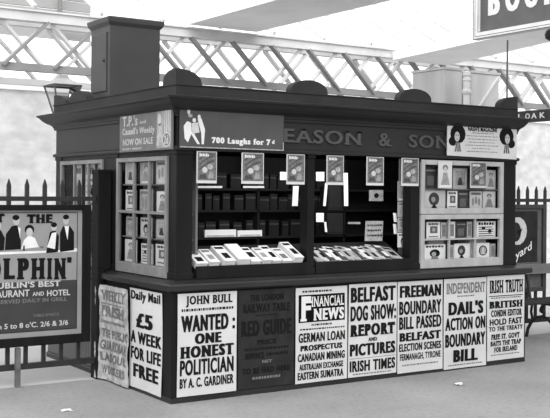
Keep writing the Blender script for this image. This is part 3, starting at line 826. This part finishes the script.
for k in range(13):
    x = 1.52+k*.072+random.uniform(-.006, .006)
    slab('magazine', nmz[k]+' of overlapping copies', 'magazine', (x, .085, bedz(.085)+.012), .13, random.uniform(.22, .27), .01, random.uniform(-.05, .05), mm[k], None, 'overlapping magazines in the right tray', roll=.12)

# ---------------------------------------------------------------- inside: dark books and pale cards
n = 0
for z in SH:
    x = .40
    while x < 2.28:
        if 1.27 < x < 1.34: x = 1.34
        w = random.uniform(.06, .13); h = random.uniform(.12, .16)
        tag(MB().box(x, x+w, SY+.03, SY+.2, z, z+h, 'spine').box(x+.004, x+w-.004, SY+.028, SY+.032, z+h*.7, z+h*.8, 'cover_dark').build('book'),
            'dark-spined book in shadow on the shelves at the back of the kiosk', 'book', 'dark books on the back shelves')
        x += w+random.uniform(.004, .05)


def card(name, label, u0, v0, u1, v1, Y, m='card', tilt=0, cat='card', z0=None, extra=None):
    f = Face('Y', Y)
    p = [f.px(u0, v0), f.px(u1, v0), f.px(u1+tilt, v1), f.px(u0+tilt, v1)]
    a = [f.w(x, 0, z) for x, z in p]; b = [f.w(x, .004, z) for x, z in p]
    f.hexa([a[3], a[2], a[1], a[0]], [b[3], b[2], b[1], b[0]], m)
    if extra: extra(f, p)
    return tag(f.build(name), label, cat)
card('price_strip', 'long white strip along the upper shelf, left side of the left hatch', 197, 186, 222, 188, SY)
card('price_strip', 'short white strip along the upper shelf, middle of the left hatch', 243, 186, 264, 188, SY)
def stk(lb, u0, u1, v0, v1):
    f = Face('Y', SY)
    (x0, zt_), (x1, zb) = f.px(u0, v0), f.px(u1, v1)
    mb = MB().box(x0, x1, SY, SY+.02, SH[0]+.001, zt_, 'card').box(x0+.02, x1-.02, SY-.004, SY+.024, SH[0]+.001, SH[0]+.02, 'cover_lite')
    return tag(mb.build('newspaper_pile'), lb, 'newspapers')
card('price_card', 'white square card hanging beside the third cover in the left hatch', 280, 172, 288, 180, .35)
card('price_card', 'narrow upright white card at the right side of the left hatch', 293, 186, 298.5, 206, .35, tilt=-1)
stk('pile of white newspapers on the lowest back shelf, left one in the left hatch', 205, 236, 232-2, 236)
stk('pile of white newspapers on the lowest back shelf, right one in the left hatch', 238, 262, 230.5, 235)
card('price_card', 'upper white square card at the left side of the right hatch', 316, 172, 324, 181, .42)
card('price_card', 'lower white square card at the left side of the right hatch', 316, 213, 323.5, 222, .42)
card('price_card', 'tilted narrow white card left of the dark books in the right hatch', 325, 183, 327.5, 206, .42, tilt=-2)
card('price_card', 'narrow upright white card right of the dark books in the right hatch', 343.5, 173, 347.5, 206, .42, tilt=.5)
card('price_card', 'short narrow white card low in the right hatch', 324, 222, 326, 232, .42, tilt=1)
card('price_card', 'thin pale card lying at mid height in the right hatch', 348, 222, 360, 224, .42, 'cover_mid')
def scr(f, p):
    (x0, z1), (x1, _), (_, z0) = p[0], p[1], p[2]
    r = random.Random(4)
    for k in range(3):
        xx = x0+.02
        zz = z1-(z1-z0)*(.24+.25*k)
        while xx < x1-.03:
            w = r.uniform(.012, .03); f.poly([(xx, zz), (xx+w, zz-.006), (xx+w, zz+.01), (xx, zz+.016)], 'ink', .006); xx += w+.008
card('handwritten_notice', 'grey sheet with three handwritten lines hanging in the right hatch', 365.5, 221, 383, 241, .33, 'cover_mid', -1, 'notice', extra=scr)
card('picture_postcard', 'small grey picture card hanging above the handwritten notice', 369, 190, 383, 201, .45, 'cover_mid', 0, 'card', extra=lambda f, p: f.ell((p[0][0]+p[1][0])/2, (p[0][1]+p[2][1])/2, .03, .025, 'ink', .006))
# strip of magazines down the right side of the right hatch
for k, (v0, v1, st, ba, lb) in enumerate(((181, 201, 'lady', 'cover_mid', 'topmost grey magazine in the vertical strip at the right of the right hatch'), (202, 217, 'figures', 'cover_mid', 'second magazine in the vertical strip at the right of the right hatch'),
                             (218, 232, 'square', 'cover_mid', 'third magazine in the vertical strip at the right of the right hatch'), (233, 247, 'head', 'white', 'lowest white magazine with dark head in the vertical strip of the right hatch'))):
    f = Face('Y', .2); (x0, z1), (x1, z0) = f.px(397.5, v0), f.px(408, v1)
    magazine(lb, 'Y', .2, x0, x1, z0, z1, st, ba, group='strip of magazines in the right hatch')
for k, (v0, v1, lb) in enumerate(((213, 222, 'upper narrow white card left of the magazine strip'), (224, 234, 'lower narrow white card left of the magazine strip'))):
    card('price_card', lb, 393, v0, 396, v1, .25, tilt=1)

# large dark bundles hung inside the right hatch
for u0, u1, v0, v1, lb in ((328, 343, 186, 210, 'upper dark bundle of papers between white cards in the right hatch'), (327, 343, 213, 234, 'lower dark bundle of papers between white cards in the right hatch')):
    f = Face('Y', .45); (x0, z1), (x1, z0) = f.px(u0, v0), f.px(u1, v1)
    tag(MB().box(x0, x1, .45, .58, z0, z1, 'spine').box(x0+.01, x1-.01, .445, .45, z0+.02, z1-.02, 'spine').build('paper_bundle', bevel=.008), lb, 'papers')

# ================================================================== ROOF OBJECTS (right)
def roofbox(label, u0, u1, vt, Y, d, strap):
    x0 = at(u0, 90, 'Y', Y)[0]; x1 = at(u1, 90, 'Y', Y)[0]; z1 = at((u0+u1)/2, vt, 'Y', Y)[2]
    t = thing('wooden_box', label, 'box', ((x0+x1)/2, Y+d/2, 2.5))
    mb = MB().box(x0, x1, Y, Y+d, 2.5, z1, 'crate'); mb.build('body', t, bevel=.006)
    MB().box(x0-.012, x1+.012, Y-.012, Y+d+.012, z1, z1+.025, 'crate').build('lid', t)
    if strap:
        MB().bar((x0+.03, Y-.006, 2.53), (x1-.03, Y-.006, z1-.02), .012, .05, 'girder_l', up=(0, 1, 0)).build('brace', t)
    return t
roofbox('pale grey box on the kiosk roof left of the white post', 444, 462, 70, .8, .5, False)
roofbox('pale box with a diagonal brace on the kiosk roof right of the white post', 471, 499, 74, .8, .4, True)
c = at(466.5, 100, 'Y', .6)
zt_ = at(466.5, 71, 'Y', .6)[2]
h = zt_-2.5
tag(MB().lathe((c[0], .6, 2.5), [(.042, 0), (.042, .04*h), (.037, .06*h), (.037, .45*h), (.05, .5*h), (.05, .55*h), (.04, .58*h), (.04, .75*h), (.048, .79*h), (.035, .86*h), (.045, .9*h), (.04, .97*h), (.015, h)], 'white', 14).build('turned_post', smooth=False),
    'short white turned post on the kiosk roof between two pale boxes', 'post')
p0 = at(507, 97, 'Y', .2); p1 = at(507, 40, 'Y', .2)
tag(MB().tube([(p0[0], .2, 2.50), (p0[0], .2, p1[2])], .009, 'iron_grey').build('hanger_rod'), 'thin upright rod rising from the right end of the kiosk roof', 'rod')

# ================================================================== OVERHEAD SIGNS
f = Face('X', 5.3)
BL = f.px(477, 40.5)[0]
zb = f.px(477, 40.5)[1]
T_ = thing('hanging_sign', 'hanging grey sign with white frame and white letters BOOK at upper right', 'sign', (5.3, -BL-1, zb))
a0, a1 = BL, BL+2.1
slope = (f.px(550, 25)[1]-zb)/(f.px(550, 25)[0]-BL)
warpf = lambda a: zb
f.sheet(a0+.05, a1-.05, zb+.06, zb+.95, 'sign_grey', o=0, t=.03)
(l0, _) = f.px(490, 12); (l1, _) = f.px(502, 12); zl = f.px(496, 15)[1]
(o0, _) = f.px(507, 12); (o1, _) = f.px(522, 12); (q0, _) = f.px(526, 12); (q1, _) = f.px(541, 12); (k0, _) = f.px(546, 12); (k1, _) = f.px(562, 12)
hh = .34
for t, x0, x1 in (('B', l0, l1), ('O', o0, o1), ('O', q0, q1), ('K', k0, k1)):
    f.text(t, x0, x1, zl, zl+hh, 'white', .05, o=.034)
f.build('panel', T_)
g = Face('X', 5.3)
for r in ((a0, a0+.085, zb, zb+1.0), (a1-.085, a1, zb, zb+1.0), (a0+.085, a1-.085, zb, zb+.09), (a0+.085, a1-.085, zb+.92, zb+1.0)): g.sheet(*r, 'girder_l', o=-.02, t=.09)
for r in ((a0, a0+.012, zb, zb+1.0), (a0+.03, a0+.038, zb+.03, zb+.97), (a0+.078, a0+.085, zb+.085, zb+.92), (a0+.012, a1, zb, zb+.01), (a0+.038, a1-.04, zb+.03, zb+.038), (a0+.085, a1-.085, zb+.082, zb+.09)): g.rect(*r, 'iron_grey', o=.0715)
g.build('frame', T_)
# CLOAK ROOM sign on the far side
f = Face('X', 6.2)
e0 = f.px(500, 118); e1 = f.px(556, 115)
z0 = f.px(545, 121.5)[1]; z1 = f.px(545, 109.5)[1]
f.sheet(e0[0], e1[0]+1.2, z0, z1, 'iron', o=0, t=.03)
for t, u0, u1 in (('C', 511, 516.5), ('L', 520, 523.5), ('O', 527, 531.8), ('A', 533, 538.6), ('K', 541.5, 547), ('R', 553, 559), ('O', 562, 569), ('O', 572, 580), ('M', 583, 593)):
    f.text(t, f.px(u0, 115)[0], f.px(u1, 115)[0], z0+(z1-z0)*.3, z0+(z1-z0)*.76, 'white', .02, o=.034)
tag(f.build('station_sign'), 'black sign with white letters LOAK jutting out past the right end of the kiosk', 'sign')
# black lamp at the right edge of the view
c = at(552, 35, 'Y', 1.0)
tag(MB().lathe((c[0], 1.0, c[2]-.07), [(.03, 0), (.075, .03), (.085, .075), (.07, .12), (.03, .15), (.012, .17), (.012, .6)], 'iron', 16).build('hanging_lamp', smooth=True), 'black rounded lamp hanging at the right edge below the BOOK sign', 'lamp')

# gas lantern behind the left end of the kiosk
LY = 3.15
lc = at(62.5, 100, 'Y', LY)
zt_, zb_ = at(62.5, 85.5, 'Y', LY)[2], at(62.5, 114, 'Y', LY)[2]
px_m = (at(83, 85, 'Y', LY)[0]-at(43, 85, 'Y', LY)[0])
s = .150
Ln = thing('gas_lantern', 'tapering glazed gas lantern on a post behind the left end of the kiosk', 'lantern', (lc[0], LY, 0))
b_ = s*.48
def sq(r, z): return [(lc[0]-r, LY-r, z), (lc[0]+r, LY-r, z), (lc[0]+r, LY+r, z), (lc[0]-r, LY+r, z)]
MB().hexa(sq(s*1.12, zt_), sq(s*.35, zt_+.075), 'lantern_roof').hexa(sq(s*.35, zt_+.075), sq(s*.3, zt_+.11), 'lantern_roof').build('lantern_top', Ln)
fr = MB()
for i in range(4): fr.bar(sq(b_, zb_)[i], sq(s, zt_)[i], .014, .014, 'iron_grey')
for z, r in ((zt_-.008, s), (zb_, b_)):
    q = sq(r, z)
    for i in range(4): fr.bar(q[i], q[(i+1) % 4], .016, .016, 'iron_grey')
fr.build('lantern_frame', Ln)
MB().add(sq(b_*.96, zb_)+sq(s*.96, zt_), [(0, 1, 5, 4), (1, 2, 6, 5), (2, 3, 7, 6), (3, 0, 4, 7)], 'lampglass').build('lantern_glass', Ln)
MB().lathe((lc[0], LY, 0), [(.09, 0), (.09, .2), (.05, .3), (.04, zb_-.15), (.06, zb_-.1), (.04, zb_)], 'iron', 10).build('lamp_post', Ln)

# ================================================================== FENCES
FY = 1.33
def fence(label, x0, x1, xs_, tall_post, boardfoot=False):
    t = thing('picket_fence', label, 'fence', ((x0+x1)/2, FY, 0))
    MB().box(x0, x1, FY-.018, FY+.018, 1.585, 1.625, 'iron').build('rail', t)
    MB().box(x0, x1, FY-.022, FY+.022, .14, .19, 'iron').build('rail', t)
    p = None
    for x in xs_:
        if p is None:
            p = MB().box(x-.0175, x+.0175, FY-.012, FY+.012, .145, 1.72, 'iron').hexa([(x-.0175, FY-.012, 1.72), (x+.0175, FY-.012, 1.72), (x+.0175, FY+.012, 1.72), (x-.0175, FY+.012, 1.72)],
                    [(x-.003, FY-.004, 1.775), (x+.003, FY-.004, 1.775), (x+.003, FY+.004, 1.775), (x-.003, FY+.004, 1.775)], 'iron').build('picket', t)
            xp = x
        else: dup(p, (p.location.x+x-xp, p.location.y, p.location.z), t)
    return t
FL = fence('black iron picket fence running left from the kiosk end, carrying the DOLPHIN board', -2.7, -.03, [-.24-.1595*k for k in range(16)], True)
MB().box(-.09, -.014, FY-.07, FY+.07, 0, .98, 'post').box(-.09, .038, FY-.07, FY+.07, .98, 1.85, 'post').box(-.095, .038, FY-.075, FY+.075, 1.835, 1.868, 'post').build('end_post', FL, bevel=.006)
MB().box(-2.35, -2.27, FY+.012, FY+.09, 0, 1.8, 'post').build('end_post', FL)
fx = at(18.2, 360, 'Y', 1.27)[0]
tag(MB().box(fx-.02, fx+.02, 1.262, 1.306, 0, .335, 'stake').build('prop_stake'), 'short rough grey stake standing on the floor below the DOLPHIN board', 'stake')
xs_r = [at(u, 195, 'Y', FY)[0] for u in (518.5, 527, 536, 545)]
sp = (xs_r[3]-xs_r[0])/3
FR = fence('black iron picket fence running right from behind the kiosk', 3.975, 8.2, [xs_r[0]+sp*k for k in range(-8, 17)], False)

# DOLPHIN board (front at FY-.05)
bv = FY-.03
f = Face('Y', bv)
X0, X1, Z0, Z1 = -1.66, -.156, .345, 1.553
D = thing('advertising_board', 'large framed advertising board for the DOLPHIN restaurant and hotel on the left fence', 'board', ((X0+X1)/2, bv, Z0))
fr = Face('Y', bv)
fw_ = .075
for r in ((X0, X0+fw_, Z0, Z1), (X1-fw_, X1, Z0, Z1), (X0+fw_, X1-fw_, Z0, Z0+fw_), (X0+fw_, X1-fw_, Z1-.045, Z1)): fr.sheet(*r, 'post', o=-.005, t=.055)
fr.build('frame', D, bevel=.006)
P0, P1, Q0, Q1 = X0+fw_, X1-fw_, Z0+fw_, Z1-.045
f.sheet(P0, P1, Q0, Q1, 'dolphin_bg', o=0, t=.02)
O = .021
f.rect(P0+.05, P1-.045, Q0+.045, Q1-.02, 'dolphin_bg', O+.0004)
# thin border lines
zmid = f.px(40, 281)[1]
f.rect(P0+.05, P1-.045, Q0+.05, zmid, 'dolphin_low', O+.001)
for r in ((P1-.049, P1-.043, Q0+.045, Q1-.02), (P0+.05, P1-.045, Q1-.026, Q1-.02), (P0+.05, P1-.045, Q0+.045, Q0+.051)): f.rect(*r, 'ink', O+.0014)
def T2(t, u0, u1, v0, v1, m_, bold=.03, serif=False, vm=None):
    uc = (u0+u1)/2
    a_, _ = f.px(u0, (v0+v1)/2); b2_, _ = f.px(u1, (v0+v1)/2)
    uq = max(uc, 10)
    zt2, zb2 = f.px(uq, v0)[1], f.px(uq, v1)[1]
    f.text(t, a_, b2_, zb2, zt2, m_, bold, serif, o=O+.003)
T2('MEET AT', -50, 4, 213.5, 222, 'ink', .04, True); T2('THE', 25.5, 52, 214, 223, 'ink', .06, True)
for t_, q0_, q1_ in (('D', -29, -16), ('O', -14, 0), ('L', 2, 14), ('P', 16, 28), ('H', 30, 44), ('I', 46, 51), ('N', 53, 65)): T2(t_, q0_, q1_, 258, 279, 'ink', .05, True)
T2('"', 66, 70.5, 257, 262.5, 'ink', .05)
T2("DUBLIN'S BEST", -12, 59.5, 281.5, 287.5, 'cover_lite', .02); T2('RESTAURANT', -22.5, 28.5, 290, 297, 'cover_lite', .015); T2('AND', 31.5, 43, 291.5, 295.5, 'cover_lite', .015); T2('HOTEL', 46, 69, 289.5, 295.5, 'cover_lite', .015)
T2('DINNER SERVED DAILY IN GRILL', -30, 66, 299, 303, 'ink_grey', .02); T2('TABLE D\'HOTE', 32, 58, 313, 316, 'ink_grey', .02)
T2("DINNER from 5 to 8 o'C. 2/6 & 3/6", -46, 67, 323, 328.5, 'cover_lite', .015)
# printed diners and waiters in evening dress
def E2(u, v, ru, rv, m_, o): a_, z_ = f.px(u, v); f.ell(a_, z_, ru*.0091, rv*.0091, m_, o)
def P2(pts, m_, o): f.poly([f.px(u, v) for u, v in pts], m_, o)
P2([(-66, 257), (76, 251.5), (76, 248), (60, 250), (30, 251), (-66, 254)], 'chalk', O+.0016)
P2([(4, 250), (20, 249), (20, 232), (16, 225), (11, 226), (5, 234)], 'ink', O+.002); E2(15.5, 220.5, 3.2, 4.5, 'skin', O+.0024); E2(15, 217.5, 3.4, 2.6, 'ink', O+.0026); P2([(17, 227), (19.5, 228), (19.5, 240)], 'chalk', O+.0028)
P2([(20, 249), (38, 247), (34, 238), (28, 235), (23, 240)], 'chalk', O+.0021); E2(28.5, 232, 3.2, 4, 'skin', O+.0023); E2(28.5, 229.5, 4.6, 4.6, 'ink', O+.0022); E2(29.3, 233, 2.4, 3, 'skin', O+.0027)
P2([(45, 253), (57, 252), (58, 236), (54, 230), (49, 232)], 'ink', O+.0022); E2(53, 227, 2.8, 3.6, 'skin', O+.0024); E2(53, 224.7, 3, 2.4, 'ink', O+.0026); P2([(51, 233), (55.5, 232), (54, 249), (46, 247)], 'chalk', O+.0027)
P2([(59, 252), (73, 250), (73, 232), (69, 226), (62, 226), (59, 233)], 'ink', O+.0021); E2(65, 220, 3, 4.4, 'skin', O+.0024); E2(65, 217, 3.2, 2.4, 'ink', O+.0026); P2([(63.5, 226), (68, 226), (66.5, 240)], 'chalk', O+.0027)
P2([(-10, 252), (3, 250), (4, 238), (0, 230), (-7, 232)], 'ink', O+.0022); E2(-3, 226, 3, 4, 'skin', O+.0024)
P2([(-30, 253), (-16, 252), (-15, 234), (-22, 226), (-29, 232)], 'ink', O+.0022); E2(-23, 221, 3, 4, 'skin', O+.0024)
E2(23, 248, .8, 3, 'ink', O+.003); E2(41, 247, 2, 1, 'ink_grey', O+.003); E2(47.5, 249.5, 1.6, 1.6, 'ink', O+.003)
f.build('painted_panel', D)

# right fence board
f = Face('Y', bv)
X0, X1, Z0, Z1 = 4.5, 5.70, .52, 1.556
D = thing('advertising_board', 'dark advertising board with a pale disc emblem on the right fence beyond the kiosk', 'board', ((X0+X1)/2, bv, Z0))
fr = Face('Y', bv)
for r in ((X0, X0+.06, Z0, Z1), (X1-.06, X1, Z0, Z1), (X0+.06, X1-.06, Z0, Z0+.05), (X0+.06, X1-.06, Z1-.05, Z1)): fr.sheet(*r, 'dolphin_low', o=-.005, t=.055)
fr.build('frame', D, bevel=.006)
f.sheet(X0+.05, X1-.05, Z0+.04, Z1-.04, 'iron_grey', o=0, t=.02)
f.sheet(X0+.1, X1-.13, .87, Z1-.08, 'board_dark', o=.02, t=.002)
e = f.px(516.3, 231)
f.ell(e[0], e[1], .155, .165, 'cover_lite', .0235); f.ell(e[0]-.03, e[1]-.01, .085, .115, 'board_dark', .0245); f.poly([(e[0]-.02, e[1]), (e[0]+.08, e[1]+.03), (e[0]+.03, e[1]-.06)], 'ink', .025)
a_, z_ = f.px(514, 261); b_, z2_ = f.px(530, 249)
V, P = glyphs('yard', .01, False)
xx0, xx1 = a_, b_
f.add([f.w(xx0+(xx1-xx0)*x, .025, z_-.02+(xx1-xx0)*x*.45+y*.13) for x, y, l in V], P, 'chalk')
f.build('painted_panel', D)

# bench beyond the right end
BX0, BX1 = 4.55, 6.5
BN = thing('platform_bench', 'wooden platform bench with arched iron legs at the right of the kiosk', 'bench', ((BX0+BX1)/2, 1.0, 0))
zb0 = at(535, 274, 'Y', 1.2)[2]; zb1 = at(535, 264, 'Y', 1.2)[2]
MB().box(BX0, BX1, 1.19, 1.225, zb0, zb1, 'bench').build('backrest', BN, bevel=.005)
for k in range(4):
    MB().box(BX0, BX1, .80+k*.095, .80+k*.095+.08, .43, .46, 'seat_wood').build('seat_slat', BN, bevel=.004)
for x in (4.72, 5.33, 6.40):
    mb = MB()
    mb.tube([(x, 1.16, .42), (x, 1.19, .6), (x, 1.235, zb1-.02)], .018, 'iron')
    mb.tube([(x, .79, .415), (x, 1.17, .415)], .02, 'iron')
    mb.tube([(x, .74, 0), (x, .765, .1), (x, .82, .19), (x, .90, .245), (x, .98, .26), (x, 1.06, .245), (x, 1.14, .19), (x, 1.195, .1), (x, 1.22, 0)], .02, 'iron')
    mb.tube([(x, .84, .2), (x, .80, .3), (x, .83, .415)], .016, 'iron'); mb.tube([(x, 1.12, .2), (x, 1.15, .3), (x, 1.13, .415)], .016, 'iron')
    mb.lathe((x, .98, .30), [(.01, 0), (.035, .02), (.035, .05), (.01, .1)], 'iron', 8)
    mb.build('iron_leg', BN)
# scraps of paper on the floor
for (u, v, lbs) in ((459, 385, 'small crumpled scrap of white paper on the floor at the right foreground'), (66, 410.5, 'thin pale paper scrap on the floor at the left foreground')):
    c = at(u, v, 'Z', 0); r = random.Random(u)
    V = []
    n_ = 5
    for j in range(n_):
        for i in range(n_): V.append((c[0]+(i-2)*.02+r.uniform(-.008, .008), c[1]+(j-2)*.02+r.uniform(-.008, .008), .002+r.uniform(0, .02)*(1 if u > 100 else .3)))
    tag(MB().add(V, [(j*n_+i, j*n_+i+1, (j+1)*n_+i+1, (j+1)*n_+i) for j in range(n_-1) for i in range(n_-1)], 'white').build('paper_scrap'), lbs, 'paper')

# added fill light under the kiosk ceiling to lift the white papers, no lamp
ld = bpy.data.lights.new('kiosk_fill', 'AREA'); ld.shape = 'RECTANGLE'; ld.size = 2.0; ld.size_y = .1; ld.energy = 8
lo = bpy.data.objects.new('kiosk_fill', ld); COL.objects.link(lo); lo.location = (1.45, .14, 2.03)
lo.rotation_euler = mathutils.Vector((0, .55, -.8)).to_track_quat('-Z', 'Y').to_euler()
# ================================================================== LIGHT, WORLD, CAMERA
wd = bpy.data.worlds.new('overcast_sky'); scene.world = wd; wd.use_nodes = True
N = wd.node_tree.nodes; L = wd.node_tree.links
bg = N['Background']
tc = N.new('ShaderNodeTexCoord')
vm = N.new('ShaderNodeVectorMath'); vm.operation = 'DOT_PRODUCT'
vm.inputs[1].default_value = (-.55, .62, .56)
mr = N.new('ShaderNodeMapRange'); mr.inputs['From Min'].default_value = -.75; mr.inputs['From Max'].default_value = .6
mr.inputs['To Min'].default_value = .62; mr.inputs['To Max'].default_value = 2.25
L.new(tc.outputs['Generated'], vm.inputs[0]); L.new(vm.outputs['Value'], mr.inputs['Value']); L.new(mr.outputs['Result'], bg.inputs['Strength'])
bg.inputs['Color'].default_value = (1, 1, 1, 1)
sd = bpy.data.lights.new('soft_sun', 'SUN'); sd.energy = 2.2; sd.angle = math.radians(60)
so = bpy.data.objects.new('soft_sun', sd); COL.objects.link(so)
so.rotation_euler = mathutils.Vector((.35, .75, -.62)).to_track_quat('-Z', 'Y').to_euler()

cd = bpy.data.cameras.new('camera'); co = bpy.data.objects.new('camera', cd); COL.objects.link(co)
cd.sensor_width = 36; cd.lens = 36*F/550; cd.shift_y = (CY-209)/550; cd.clip_end = 200
mtx = mathutils.Matrix(((_R[0], _U[0], -_fw[0], CAM[0]), (_R[1], _U[1], -_fw[1], CAM[1]), (_R[2], _U[2], -_fw[2], CAM[2]), (0, 0, 0, 1)))
co.matrix_world = mtx
scene.camera = co
scene.view_settings.view_transform = 'Standard'
scene.view_settings.look = 'None'
